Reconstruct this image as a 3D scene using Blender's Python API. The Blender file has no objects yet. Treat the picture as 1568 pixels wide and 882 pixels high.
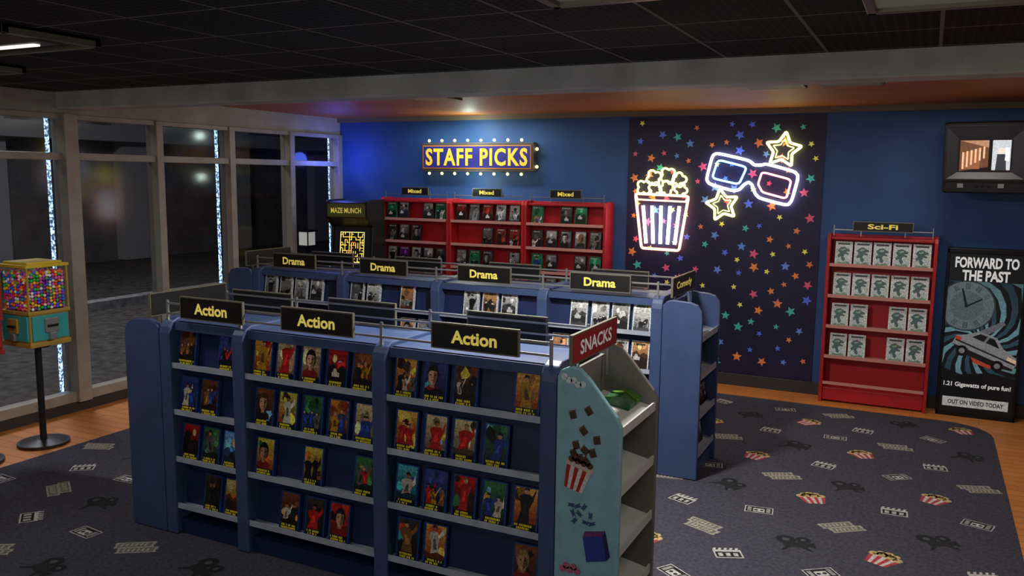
import bpy, bmesh, math, random
from mathutils import Vector, Matrix
R=random.Random
sc=bpy.context.scene
# ------------------------------------------------------------ helpers
def s2l(c):
    return tuple(((x/12.92) if x<=0.04045 else ((x+0.055)/1.055)**2.4) for x in c[:3])
def rgb(r,g,b): return s2l((r/255,g/255,b/255))
def mat(name,col,rough=.5,metal=0,emis=None,es=0,noise=0,nscale=8,bump=0,bscale=60,spec=.5):
    m=bpy.data.materials.new(name);m.use_nodes=True
    nt=m.node_tree;b=nt.nodes['Principled BSDF']
    b.inputs['Roughness'].default_value=rough;b.inputs['Metallic'].default_value=metal
    b.inputs['Specular IOR Level'].default_value=spec
    b.inputs['Base Color'].default_value=(*col,1)
    tc=nt.nodes.new('ShaderNodeTexCoord')
    if noise>0:
        n=nt.nodes.new('ShaderNodeTexNoise');n.inputs['Scale'].default_value=nscale;n.inputs['Detail'].default_value=6
        nt.links.new(tc.outputs['Object'],n.inputs['Vector'])
        r=nt.nodes.new('ShaderNodeMapRange');r.inputs[1].default_value=.3;r.inputs[2].default_value=.7
        r.inputs[3].default_value=1-noise;r.inputs[4].default_value=1+noise
        nt.links.new(n.outputs['Fac'],r.inputs[0])
        v=nt.nodes.new('ShaderNodeVectorMath');v.operation='SCALE';v.inputs[0].default_value=col
        nt.links.new(r.outputs[0],v.inputs['Scale']);nt.links.new(v.outputs[0],b.inputs['Base Color'])
    if bump>0:
        n2=nt.nodes.new('ShaderNodeTexNoise');n2.inputs['Scale'].default_value=bscale;n2.inputs['Detail'].default_value=4
        nt.links.new(tc.outputs['Object'],n2.inputs['Vector'])
        bp=nt.nodes.new('ShaderNodeBump');bp.inputs['Strength'].default_value=bump;bp.inputs['Distance'].default_value=.01
        nt.links.new(n2.outputs['Fac'],bp.inputs['Height']);nt.links.new(bp.outputs[0],b.inputs['Normal'])
    if emis:
        b.inputs['Emission Color'].default_value=(*emis,1);b.inputs['Emission Strength'].default_value=es
    return m
def printed(name,rough=.4,em=0,noise=.15,hue=0,sc_=70):
    m=bpy.data.materials.new(name);m.use_nodes=True
    nt=m.node_tree;b=nt.nodes['Principled BSDF'];b.inputs['Roughness'].default_value=rough
    a=nt.nodes.new('ShaderNodeVertexColor');a.layer_name='Col'
    tc=nt.nodes.new('ShaderNodeTexCoord');n=nt.nodes.new('ShaderNodeTexNoise');n.inputs['Scale'].default_value=sc_;n.inputs['Detail'].default_value=5
    nt.links.new(tc.outputs['Object'],n.inputs['Vector'])
    r=nt.nodes.new('ShaderNodeMapRange');r.inputs[1].default_value=.3;r.inputs[2].default_value=.7
    r.inputs[3].default_value=1-noise*2;r.inputs[4].default_value=1+noise
    nt.links.new(n.outputs['Fac'],r.inputs[0])
    v=nt.nodes.new('ShaderNodeVectorMath');v.operation='SCALE'
    nt.links.new(a.outputs['Color'],v.inputs[0]);nt.links.new(r.outputs[0],v.inputs['Scale'])
    out=v.outputs[0]
    if hue>0:
        mx=nt.nodes.new('ShaderNodeMix');mx.data_type='RGBA';mx.blend_type='OVERLAY';mx.inputs[0].default_value=hue
        nt.links.new(out,mx.inputs[6]);nt.links.new(n.outputs['Color'],mx.inputs[7]);out=mx.outputs[2]
    nt.links.new(out,b.inputs['Base Color'])
    if em>0:
        nt.links.new(out,b.inputs['Emission Color']);b.inputs['Emission Strength'].default_value=em
    return m
def emit(name,col,st):
    m=bpy.data.materials.new(name);m.use_nodes=True;nt=m.node_tree
    b=nt.nodes['Principled BSDF'];b.inputs['Base Color'].default_value=(*[c*.3 for c in col],1)
    b.inputs['Emission Color'].default_value=(*col,1);b.inputs['Emission Strength'].default_value=st
    return m
class MB:
    def __init__(s): s.v=[];s.f=[];s.m=[];s.c=[];s.mats=[]
    def add(s,vs,fs,m,col=(1,1,1)):
        if m not in s.mats: s.mats.append(m)
        i=s.mats.index(m);o=len(s.v);s.v+= [tuple(v) for v in vs]
        for f in fs: s.f.append([o+k for k in f]);s.m.append(i);s.c.append(col)
    def box(s,x0,x1,y0,y1,z0,z1,m,col=(1,1,1)):
        s.add([(x0,y0,z0),(x1,y0,z0),(x1,y1,z0),(x0,y1,z0),(x0,y0,z1),(x1,y0,z1),(x1,y1,z1),(x0,y1,z1)],
          [(0,3,2,1),(4,5,6,7),(0,1,5,4),(1,2,6,5),(2,3,7,6),(3,0,4,7)],m,col)
    def prism(s,prof,a0,a1,m,axis='x',col=(1,1,1)):
        n=len(prof)
        if axis=='x': P=[(a0,p,q) for p,q in prof]+[(a1,p,q) for p,q in prof]
        elif axis=='y': P=[(p,a0,q) for p,q in prof]+[(p,a1,q) for p,q in prof]
        else: P=[(p,q,a0) for p,q in prof]+[(p,q,a1) for p,q in prof]
        F=[tuple(range(n)),tuple(reversed(range(n,2*n)))]+[(i,n+i,n+(i+1)%n,(i+1)%n) for i in range(n)]
        s.add(P,F,m,col)
    def cyl(s,c,r,z0,z1,m,n=24,r2=None,axis='z',col=(1,1,1)):
        r2=r if r2 is None else r2;P=[]
        for rr,z in((r,z0),(r2,z1)):
            for i in range(n):
                a=2*math.pi*i/n;u,w=rr*math.cos(a),rr*math.sin(a)
                P.append((c[0]+u,c[1]+w,z) if axis=='z' else ((c[0]+u,z,c[1]+w) if axis=='y' else (z,c[0]+u,c[1]+w)))
        s.add(P,[tuple(range(n)),tuple(range(2*n-1,n-1,-1))]+[(i,i+n,(i+1)%n+n,(i+1)%n) for i in range(n)],m,col)
    def build(s,name,parent=None,bevel=0,smooth=False,recalc=True,loc=None):
        me=bpy.data.meshes.new(name);me.from_pydata(s.v,[],s.f)
        for m in s.mats: me.materials.append(m)
        at=me.color_attributes.new('Col','FLOAT_COLOR','CORNER')
        for p,mi,c in zip(me.polygons,s.m,s.c):
            p.material_index=mi
            p.use_smooth=smooth
            for li in p.loop_indices: at.data[li].color=(*c,1)
        if recalc:
            bm=bmesh.new();bm.from_mesh(me);bmesh.ops.recalc_face_normals(bm,faces=bm.faces);bm.to_mesh(me);bm.free()
        ob=bpy.data.objects.new(name,me);sc.collection.objects.link(ob)
        if parent: ob.parent=parent
        if loc: ob.location=loc
        if bevel>0:
            md=ob.modifiers.new('bevel','BEVEL');md.width=bevel;md.segments=2;md.limit_method='ANGLE'
        return ob
def empty(name,loc=(0,0,0),rz=0,rx=0):
    e=bpy.data.objects.new(name,None);e.location=loc;e.rotation_euler=(rx,0,rz);e.empty_display_size=.1
    sc.collection.objects.link(e);return e
def text(s,w,h,m,parent,loc,rot=(math.pi/2,0,0),ext=.003,bold=.0,name='lettering',spacing=1.0,shear=0):
    cu=bpy.data.curves.new('t','FONT');cu.body=s;cu.extrude=0;cu.offset=bold;cu.size=1;cu.space_character=spacing;cu.align_x='LEFT'
    cu.shear=shear;cu.space_line=.85;cu.resolution_u=3
    o=bpy.data.objects.new('t',cu);sc.collection.objects.link(o);bpy.context.view_layer.update()
    me=bpy.data.meshes.new_from_object(o.evaluated_get(bpy.context.evaluated_depsgraph_get()))
    bpy.data.objects.remove(o)
    xs=[v.co.x for v in me.vertices];ys=[v.co.y for v in me.vertices]
    cx,cy=(min(xs)+max(xs))/2,(min(ys)+max(ys))/2
    sx=w/(max(xs)-min(xs));sy=h/(max(ys)-min(ys))
    for v in me.vertices: v.co=((v.co.x-cx)*sx,(v.co.y-cy)*sy,0)
    me.materials.clear();me.materials.append(m)
    ob=bpy.data.objects.new(name,me);sc.collection.objects.link(ob);ob.parent=parent;ob.location=loc;ob.rotation_euler=rot
    return ob
def tube(name,pts,r,m,parent,closed=False,res=8,smooth=False,loc=(0,0,0)):
    cu=bpy.data.curves.new(name,'CURVE');cu.dimensions='3D';cu.bevel_depth=r;cu.bevel_resolution=3;cu.use_fill_caps=True
    sp=cu.splines.new('POLY');sp.points.add(len(pts)-1)
    for b,p in zip(sp.points,pts): b.co=(*p,1)
    sp.use_cyclic_u=closed;cu.resolution_u=res
    cu.materials.append(m)
    o=bpy.data.objects.new(name,cu);sc.collection.objects.link(o);o.parent=parent;o.location=loc
    return o
def star_pts(cx,cy,r,ri=.45,rot=0,n=5):
    return [(cx+(r if i%2==0 else r*ri)*math.sin(rot+math.pi*i/n),cy+(r if i%2==0 else r*ri)*math.cos(rot+math.pi*i/n)) for i in range(2*n)]
def roundpoly(pts,r=.2,n=4):
    out=[];N=len(pts)
    for i in range(N):
        p0,p,p2=Vector(pts[i-1]),Vector(pts[i]),Vector(pts[(i+1)%N])
        a=p+(p0-p)*r;b=p+(p2-p)*r
        for k in range(n+1):
            t=k/n;out.append(tuple(a*(1-t)**2+p*2*t*(1-t)+b*t*t))
    return out
# ------------------------------------------------------------ materials
M={}
M['blue']=mat('blue_laminate',rgb(62,80,120),.42,noise=.12,nscale=5,bump=.05,bscale=150)
M['navy']=mat('navy_panel',rgb(20,36,80),.5,noise=.15,nscale=6)
M['ledge']=mat('ledge_grey_blue',rgb(165,172,186),.4,noise=.15)
M['red']=mat('red_laminate',rgb(186,32,40),.45,noise=.1,nscale=5)
M['redback']=mat('red_back_panel',rgb(188,30,42),.5,noise=.1)
M['redledge']=mat('red_shelf_ledge',rgb(218,150,142),.45)
M['black']=mat('sign_black',rgb(14,14,14),.5)
M['signedge']=mat('sign_edge_bronze',rgb(120,116,100),.4,.3)
M['rail']=mat('metal_rail',rgb(170,170,170),.35,.7)
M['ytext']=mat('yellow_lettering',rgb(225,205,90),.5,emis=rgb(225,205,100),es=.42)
M['print']=printed('printed_card',.38,hue=.22,noise=.28,sc_=90)
M['vinyl']=printed('printed_vinyl',.5)
M['muralstar']=printed('printed_star_ink',.5,.1,.08)
M['carpetprint']=printed('carpet_dye',.95,noise=.25)
M['plastic']=mat('black_plastic',rgb(24,24,26),.4,noise=.1)
M['dark']=mat('dark_metal',rgb(30,30,32),.4,.5)
M['white']=mat('white_plastic',rgb(205,205,200),.4)
M['teal']=mat('teal_candy_panel',rgb(136,182,194),.45,noise=.12,nscale=12)
M['tan']=mat('beige_panel',rgb(120,116,110),.5,noise=.1)
M['redsign']=mat('red_sign',rgb(160,30,34),.5)
M['whitetext']=mat('white_lettering',rgb(225,225,220),.5,emis=(1,1,1),es=.1)
# ------------------------------------------------------------ room
XL,YB,ZC=-7.58,9.83,3.15
XR,YF=3.2,-2.6
wood=mat('wood_floor',rgb(190,125,70),.4)
nt=wood.node_tree;b=nt.nodes['Principled BSDF'];tc=nt.nodes.new('ShaderNodeTexCoord')
br=nt.nodes.new('ShaderNodeTexBrick');br.inputs['Color1'].default_value=(*rgb(204,126,58),1);br.inputs['Color2'].default_value=(*rgb(222,142,70),1)
br.inputs['Mortar'].default_value=(*rgb(150,90,44),1);br.inputs['Mortar Size'].default_value=.004;br.inputs['Scale'].default_value=1
br.inputs['Brick Width'].default_value=1.2;br.inputs['Row Height'].default_value=.12
nt.links.new(tc.outputs['Object'],br.inputs['Vector']);nt.links.new(br.outputs['Color'],b.inputs['Base Color'])
f=MB();f.box(XL-.1,XR,YF,YB+.1,-.1,0,wood);f.build('floor')
carpetm=mat('carpet',rgb(76,75,86),.95,noise=.28,nscale=40,bump=.5,bscale=400,spec=.1)
CX0,CX1,CY0,CY1=-6.62,.70,-2.2,9.33
prof=[];r=.42
for cx,cy,a0 in((CX1-r,CY1-r,0),(CX0+r,CY1-r,90),(CX0+r,CY0+r,180),(CX1-r,CY0+r,270)):
    for i in range(7):
        a=math.radians(a0+15*i);prof.append((cx+r*math.cos(a),cy+r*math.sin(a)))
carpet=empty('patterned_carpet')
f=MB();f.prism(prof,0.0002,.003,carpetm,'z');f.build('pile',carpet)
cp=MB();rng=R(5)
def dec2(mb,o,ang,sc_,pts,col,z,m):
    c,s=math.cos(ang),math.sin(ang)
    mb.add([(o[0]+sc_*(x*c-y*s),o[1]+sc_*(x*s+y*c),z) for x,y in pts],[tuple(range(len(pts)))],m,col)
def circ(cx,cy,r,n=10): return [(cx+r*math.cos(2*math.pi*i/n),cy+r*math.sin(2*math.pi*i/n)) for i in range(n)]
def rect(a,b,c,d): return [(a,b),(c,b),(c,d),(a,d)]
def icon(kind,o,a,s):
    m=M['carpetprint'];D=lambda p,c,l=0: dec2(cp,o,a,s,p,s2l(c),.0034+l*.0003,m)
    if kind==0: # popcorn bucket
        for i in range(7):
            t0,t1=i/7,(i+1)/7
            D([(-.32+.64*t0,-.5),(-.32+.64*t1,-.5),(-.48+.96*t1,.15),(-.48+.96*t0,.15)],(.72,.25,.28) if i%2==0 else (.85,.78,.76))
        for x,y,rr in((-.38,.22,.15),(-.15,.3,.18),(.12,.28,.18),(.36,.22,.15),(-.02,.46,.15),(-.25,.42,.1),(.22,.44,.12)): D(circ(x,y,rr),(.8,.7,.45),1)
        for x,y in((-.2,.3),(.1,.33),(.3,.24),(0,.48),(-.35,.2),(.2,.4)): D(circ(x,y,.055,6),(.42,.33,.18),2)
    elif kind==1: # tickets
        for k,(dx,dy) in enumerate(((-.08,.18),(.08,-.2))):
            D([(dx-.6,dy-.2),(dx-.56,dy-.03),(dx-.6,dy+.03),(dx-.6,dy+.2),(dx+.6,dy+.2),(dx+.6,dy+.03),(dx+.56,dy-.03),(dx+.6,dy-.2)],(.66,.65,.58),k*3)
            D(rect(dx-.5,dy-.14,dx+.5,dy+.14),(.46,.45,.43),k*3+1)
            for i in range(6): D([(dx-.42+i*.14,dy-.09),(dx-.35+i*.14,dy-.09),(dx-.33+i*.14,dy+.09),(dx-.4+i*.14,dy+.09)],(.7,.68,.6),k*3+2)
    elif kind==2: # clapper board
        D(rect(-.5,-.4,.5,.25),(.78,.77,.75));D(rect(-.44,-.34,.44,.1),(.1,.1,.12),1)
        for i in range(5): D([(-.5+i*.2,.25),(-.4+i*.2,.25),(-.34+i*.2,.42),(-.44+i*.2,.42)],(.8,.78,.75))
        for i in range(3): D(rect(-.36+i*.27,-.26,-.2+i*.27,-.0),(.75,.75,.74),2)
    elif kind==3: # film projector
        D(circ(-.2,.2,.26,14),(.09,.09,.11));D(circ(.25,.2,.2,14),(.09,.09,.11))
        D(rect(-.32,-.28,.3,.05),(.12,.12,.14),1);D([(.3,-.2),(.5,-.3),(.5,.05),(.3,-.02)],(.09,.09,.11))
        D(circ(-.2,.2,.1,10),(.32,.32,.36),1);D(circ(.25,.2,.07,10),(.32,.32,.36),1);D([(-.3,-.28),(-.45,-.5),(-.35,-.5),(-.15,-.28)],(.1,.1,.12));D([(.1,-.28),(.3,-.5),(.4,-.5),(.25,-.28)],(.1,.1,.12))
    else: # video tape
        D(rect(-.5,-.3,.5,.3),(.78,.77,.75));D(rect(-.46,-.26,.46,.26),(.09,.09,.11),1);D(rect(-.2,-.2,.2,.12),(.8,.79,.77),2)
        for x in(-.1,.1): D(circ(x,-.04,.07,8),(.15,.15,.15),3)
        D(rect(-.4,-.2,-.26,.2),(.6,.6,.6),2);D(rect(.26,-.2,.4,.2),(.6,.6,.6),2)
j=0;y=CY0+.3
SIZE=(.21,.21,.18,.25,.2)
while y<CY1-.15:
    x=CX0+.25+(.28 if j%2 else 0);i=0
    while x<CX1-.12:
        k=(i*2+j*3+(j//2))%5
        icon(k,(x+rng.uniform(-.05,.05),y+rng.uniform(-.04,.04)),rng.choice((-.5,-.3,.3,.5,-.1))+rng.uniform(-.2,.2),SIZE[k])
        x+=.57;i+=1
    y+=.42;j+=1
cp.build('printed_motifs',carpet,recalc=False)
# back wall
wallblue=mat('blue_wall_paint',rgb(46,86,146),.6,noise=.1,nscale=3,bump=.05,bscale=80)
w=MB();w.box(XL-.15,XR,YB,YB+.15,0,3.4,wallblue);w.build('wall_back')
greyp=mat('grey_plaster',rgb(110,110,112),.7,noise=.15,nscale=4)
w=MB();w.box(XR,XR+.15,YF,YB+.15,0,3.4,greyp);w.build('wall_right')
w=MB();w.box(XL-.15,XR,YF-.15,YF,0,3.4,greyp);w.build('wall_front')
basem=mat('black_baseboard',rgb(54,56,58),.5)
w=MB();w.box(-3.4,-.95,YB-.03,YB,0,.14,basem);w.box(.13,XR,YB-.03,YB,0,.14,basem);w.build('baseboard_back',bevel=.004)
# ceiling
cm=mat('black_ceiling_tile',rgb(30,30,30),.85,spec=.2)
nt=cm.node_tree;b=nt.nodes['Principled BSDF'];tc=nt.nodes.new('ShaderNodeTexCoord')
br=nt.nodes.new('ShaderNodeTexBrick');br.offset=0;br.inputs['Color1'].default_value=(*rgb(46,46,46),1);br.inputs['Color2'].default_value=(*rgb(58,58,58),1)
br.inputs['Mortar'].default_value=(*rgb(125,125,120),1);br.inputs['Mortar Size'].default_value=.01;br.inputs['Scale'].default_value=1
br.inputs['Brick Width'].default_value=.6;br.inputs['Row Height'].default_value=.6
nt.links.new(tc.outputs['Object'],br.inputs['Vector'])
b2=nt.nodes.new('ShaderNodeTexBrick');b2.offset=0;b2.inputs['Color1'].default_value=(.25,.25,.25,1);b2.inputs['Color2'].default_value=(.25,.25,.25,1);b2.inputs['Mortar'].default_value=(1,1,1,1)
b2.inputs['Mortar Size'].default_value=.009;b2.inputs['Scale'].default_value=1;b2.inputs['Brick Width'].default_value=.05;b2.inputs['Row Height'].default_value=.05
nt.links.new(tc.outputs['Object'],b2.inputs['Vector'])
mx=nt.nodes.new('ShaderNodeMix');mx.data_type='RGBA';mx.blend_type='MULTIPLY';mx.inputs[0].default_value=.8
nt.links.new(br.outputs['Color'],mx.inputs[6]);nt.links.new(b2.outputs['Color'],mx.inputs[7]);nt.links.new(mx.outputs[2],b.inputs['Base Color'])
w=MB();w.box(XL-.15,XR,YF,5.45,ZC,ZC+.25,cm);w.build('ceiling')
orange=mat('orange_ceiling_paint',rgb(176,104,46),.6,noise=.15,nscale=2)
w=MB();w.box(XL-.15,XR,5.7,YB,ZC+.03,ZC+.25,orange);w.build('ceiling_rear')
concrete=mat('painted_beam',rgb(186,190,186),.6,noise=.22,nscale=3,bump=.1)
w=MB();w.box(XL,XR,5.45,5.7,2.99,ZC+.25,concrete);w.build('ceiling_beam',bevel=.01)
w=MB();w.box(XL,XR,YB-.06,YB,3.12,3.18,mat('cornice_grey',rgb(120,108,94),.6));w.build('trim_1')
# window wall
alu=mat('window_frame_aluminium',rgb(168,162,150),.45,.1,noise=.12,nscale=6)
w=MB();w.box(XL-.15,XL,YF,YB,2.95,3.4,mat('window_header',rgb(178,174,164),.6,noise=.15,nscale=4));w.build('wall_left')
w=MB();w.box(XL-.14,XL+.03,YF,YB,0,.1,mat('window_kick',rgb(56,54,52),.6));w.build('baseboard_left')
glass=bpy.data.materials.new('window_glass');glass.use_nodes=True;nt=glass.node_tree;nt.nodes.clear()
o=nt.nodes.new('ShaderNodeOutputMaterial');t=nt.nodes.new('ShaderNodeBsdfTransparent');t.inputs[0].default_value=(.8,.82,.85,1)
g=nt.nodes.new('ShaderNodeBsdfGlossy');g.inputs['Roughness'].default_value=.1;g.inputs[0].default_value=(.8,.8,.8,1)
mxs=nt.nodes.new('ShaderNodeMixShader');mxs.inputs[0].default_value=.02
nt.links.new(t.outputs[0],mxs.inputs[1]);nt.links.new(g.outputs[0],mxs.inputs[2]);nt.links.new(mxs.outputs[0],o.inputs[0])
led=emit('led_strip',(.42,.66,1),4)
nt=led.node_tree;n=nt.nodes.new('ShaderNodeTexNoise');n.inputs['Scale'].default_value=45;tc=nt.nodes.new('ShaderNodeTexCoord')
nt.links.new(tc.outputs['Object'],n.inputs['Vector']);cr=nt.nodes.new('ShaderNodeMapRange');cr.inputs[1].default_value=.42;cr.inputs[2].default_value=.66;cr.inputs[3].default_value=.15;cr.inputs[4].default_value=4.5
nt.links.new(n.outputs['Fac'],cr.inputs[0]);nt.links.new(cr.outputs[0],nt.nodes['Principled BSDF'].inputs['Emission Strength'])
ms=1.068
for k in range(-7,4):
    y0=5.56+k*ms;y1=y0+ms
    if y0<YF: continue
    we=empty('window_%d'%(k+8),(XL,y0,0))
    w=MB();t=.045
    w.box(-.12,.05,-t,t,.1,2.95,alu)
    if k==0: w.box(-.12,.08,-.085,.06,0.1,2.95,alu)
    for z0,z1 in((.1,.2),(2.505,2.575),(2.9,2.95)): w.box(-.1,.03,t,ms-t,z0,z1,alu)
    w.build('frame',we,bevel=.006)
    w=MB();w.box(-.05,-.044,t,ms-t,.2,2.505,glass);w.box(-.05,-.044,t,ms-t,2.575,2.9,glass);w.build('pane',we)
w=MB();w.box(XL-.12,XL+.04,YB-.1,YB,.1,2.95,alu);w.build('trim_2',bevel=.006)
for y in(5.47,7.66,9.80):
    ls=empty('led_light_strip',(XL-.18,y,0));w=MB();w.box(-.008,.008,-.017,.017,-.02,3.0,led);w.build('strip',ls)
# outdoors
pav=mat('asphalt_outdoor',rgb(66,62,58),.8,noise=.8,nscale=7,bump=.8,bscale=30)
w=MB();w.box(-40,XL-.15,-12,40,-.12,-.02,pav);w.build('street_ground')
w=MB();w.box(-13.2,-12.9,-12,40,-.02,.14,mat('kerb_concrete',rgb(130,130,130),.8,noise=.5,nscale=9));w.build('street_kerb')
fac=mat('facade_brick',rgb(104,98,96),.9,noise=.3,nscale=2)
fp=mat('facade_pillar',rgb(156,154,154),.9)
bl=empty('facade_building',(-20,0,0))
w=MB();w.box(-.5,0,-10,40,-.02,9,fac)
for i in range(12): w.box(0,.35,-8+i*4,-7.2+i*4,0,9,fp)
w.box(0,.6,-10,40,3.2,3.6,fp);w.build('walls',bl)
# ------------------------------------------------------------ cases
PAL_ACT=[((.9,.25,.12),(.35,.08,.05)),((.95,.7,.3),(.6,.26,.08)),((.5,.78,.98),(.2,.45,.68)),((.25,.5,.3),(.08,.22,.16)),((.78,.12,.12),(.15,.08,.1)),((.88,.8,.6),(.5,.38,.3)),((.25,.3,.6),(.08,.1,.25)),((.95,.58,.15),(.4,.16,.06)),((.3,.7,.75),(.08,.32,.42)),((.9,.82,.3),(.6,.3,.1)),((.5,.28,.15),(.2,.1,.07)),((.25,.2,.2),(.07,.07,.09))]
def cover(mb,O,ux,uz,un,w,h,style,rng):
    O=Vector(O);ux=Vector(ux);uz=Vector(uz);un=Vector(un);m=M['print'];T=.024
    case={'action':(.1,.27,.52),'drama':(.86,.88,.9),'mixed':(.18,.19,.2),'scifi':(.95,.98,.97),'green':(.12,.45,.32)}[style]
    c=s2l(case)
    v=[O+ux*a+uz*b+un*d for d in(0,-T) for a,b in((0,0),(w,0),(w,h),(0,h))]
    mb.add(v,[(0,1,2,3),(7,6,5,4),(0,4,5,1),(1,5,6,2),(2,6,7,3),(3,7,4,0)],m,c)
    def P(pts,col,l): mb.add([O+ux*(min(.93,max(.07,a))*w)+uz*(min(.97,max(.03,b))*h)+un*(.0006*l) for a,b in pts],[tuple(range(len(pts)))],m,s2l(col))
    x0,x1,y0,y1=.07,.93,.03,.97
    if style=='action': y0=.18
    A,B=rng.choice(PAL_ACT)
    if style=='drama':
        g=rng.uniform(.4,.95);A,B=(g,g,g*.98),(g*.55,g*.55,g*.57)
        if rng.random()<.25: A,B=(.8,.6,.4),(.5,.3,.18)
    if style=='mixed':
        g=rng.uniform(.3,.9);A,B=(g,g,g),(g*.45,g*.45,g*.48)
        if rng.random()<.12: A,B=(.2,.55,.5),(.1,.3,.22)
        if rng.random()<.06: A,B=(.6,.2,.65),(.25,.1,.35)
        if rng.random()<.12: A,B=(.7,.25,.2),(.3,.1,.1)
    if style=='green': A,B=(.2,.6,.42),(.06,.35,.22)
    if style=='scifi': A,B=(.95,.97,.97),(.84,.9,.9)
    n=6
    if style=='action': P(rect(x0,.02,x1,y0),(.05,.08,.16),1)
    for i in range(n):
        t=i/(n-1);P(rect(x0,y0+(y1-y0)*(1-(i+1)/n),x1,y0+(y1-y0)*(1-i/n)),tuple(a*(1-t)+b*t for a,b in zip(A,B)),1)
    dk=lambda c,s: tuple(max(0,min(1,x*s)) for x in c)
    if style=='scifi':
        P([(.14,.62),(.3,.74),(.52,.78),(.7,.7),(.86,.66),(.84,.58),(.62,.56),(.8,.5),(.78,.44),(.56,.46),(.5,.36),(.6,.24),(.52,.14),(.4,.2),(.34,.36),(.2,.3),(.14,.4),(.28,.5)],(.32,.46,.46),2)
        P([(.3,.66),(.5,.7),(.6,.64),(.4,.6)],(.6,.78,.74),3);P([(.62,.56),(.84,.58),(.8,.5)],(.95,.95,.92),3);P(circ(.56,.68,.03,6),(.95,.8,.3),4)
        P([(.2,.14),(.44,.1),(.7,.16),(.86,.1),(.86,.05),(.14,.05)],(.5,.68,.55),2)
        P(rect(.14,.86,.86,.93),(.2,.26,.3),3);return
    kind=rng.random()
    hc4=rng.choice(((.1,.07,.05),(.35,.22,.1),(.6,.5,.3),(.12,.12,.12)))
    sk=rng.choice(((.78,.55,.4),(.6,.4,.28),(.85,.65,.5)))
    if style in('drama','mixed','green') and rng.random()<.8: gg=rng.uniform(.6,.9);sk=(gg,gg,gg*.98);hc4=(.1,.1,.1)
    for q in range(5):
        cx,cz,rr=rng.uniform(.15,.85),rng.uniform(y0+.1,.9),rng.uniform(.1,.28)
        cc=rng.choice((dk(A,1.25),dk(B,.45),dk(B,1.5),dk(A,.6),rng.choice(PAL_ACT)[0] if style=='action' else dk(A,.8)))
        P([(cx+rr*rng.uniform(.5,1.1)*math.cos(a),cz+rr*.8*rng.uniform(.5,1.1)*math.sin(a)) for a in [k*math.pi/5 for k in range(10)]],cc,2+q*.3)
    if kind<.14: # portrait
        cx=.5+rng.uniform(-.12,.12);cz=.62
        P([(cx-.36,y0),(cx+.36,y0),(cx+.32,.32),(cx+.12,.4),(cx-.12,.4),(cx-.34,.3)],rng.choice(((.1,.1,.12),(.5,.1,.1),(.2,.25,.4),(.7,.68,.6))) if style=='action' else dk(B,.4),4)
        P(rect(cx-.09,.34,cx+.09,.48),dk(sk,.8),5)
        P([(cx+.25*math.cos(a),cz+.02+.24*math.sin(a)) for a in [k*math.pi/6 for k in range(12)]],hc4,4.5)
        P([(cx+.19*math.cos(a),cz-.02+.2*math.sin(a)) for a in [k*math.pi/6 for k in range(12)]],sk,6)
        P([(cx+.02,cz-.22),(cx+.17,cz-.12),(cx+.19,cz+.05),(cx+.05,cz+.1)],dk(sk,.55),6.5)
        for s in(-1,1): P(rect(cx+s*.09-.04,cz,cx+s*.09+.04,cz+.025),(.08,.06,.06),7)
        P(rect(cx-.05,cz-.12,cx+.05,cz-.1),(.45,.15,.13),7)
        P([(cx-.2,cz+.06),(cx-.14,cz+.2),(cx+.05,cz+.22),(cx+.2,cz+.12),(cx+.1,cz+.1),(cx-.08,cz+.12)],hc4,7)
    elif kind<.42: # landscape
        hz=rng.uniform(.4,.55)
        P([(x0,y0),(x1,y0),(x1,hz),(.7,hz+.08),(.5,hz-.02),(.3,hz+.12),(x0,hz+.03)],dk(B,.6),4)
        P([(x0,y0),(x1,y0),(x1,hz-.14),(.6,hz-.06),(.35,hz-.16),(x0,hz-.1)],dk(B,.35),5)
        P(circ(rng.uniform(.3,.7),hz+.25,rng.uniform(.08,.13),12),dk(A,1.5) if style!='action' else (.95,.85,.6),3.8)
        bx=rng.uniform(.25,.6)
        P([(bx-.14,hz-.2),(bx+.2,hz-.2),(bx+.22,hz-.1),(bx+.1,hz-.08),(bx+.05,hz),(bx-.06,hz),(bx-.1,hz-.08),(bx-.16,hz-.1)],rng.choice(((.8,.78,.7),(.7,.15,.12),(.1,.1,.1))) if style=='action' else (.8,.8,.8),6)
    else:
        nf=rng.choice((1,1,1,2,2,3))
        for q in range(nf):
            cx=.5 if nf==1 else (.33+.34*q if nf==2 else .25+.25*q);s=1.15 if nf==1 else (.85 if nf==2 else .6)
            cx+=rng.uniform(-.06,.06);by=y0
            colf=rng.choice(((.08,.07,.08),(.8,.75,.68),(.7,.12,.1),(.12,.22,.5),(.5,.33,.15),(.1,.1,.12),(.35,.35,.33),(.7,.5,.1)))
            if style in('drama','mixed'): gg=rng.choice((.06,.1,.85,.5,.12));colf=(gg,gg,gg)
            hh=rng.uniform(.34,.5)*s+.08;ty=y0+hh
            wd=rng.uniform(.2,.3)*s;ln=rng.uniform(-.12,.12)
            P([(cx-wd*.9,by),(cx+wd*.7,by),(cx+ln*.5+wd*.55,by+hh*.5),(cx+ln+wd,ty-.1),(cx+ln+wd*.45,ty),(cx+ln-wd*.4,ty),(cx+ln-wd*.95,ty-.06),(cx+ln*.5-wd*.5,by+hh*.45)],colf,4+q)
            P([(cx+ln+wd*.6,ty-.1),(cx+ln+wd*.85,ty-.16),(min(cx+wd*1.5,.9),ty+rng.uniform(-.1,.15)),(min(cx+wd*1.4,.88),ty+.12)],dk(colf,1.25),5+q)
            hw=.085*s;hc=(cx+ln+rng.uniform(-.03,.03),ty+.065*s)
            P([(hc[0]+hw*math.cos(a*math.pi/4),hc[1]+hw*.72*math.sin(a*math.pi/4)) for a in range(8)],sk,6+q)
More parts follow.
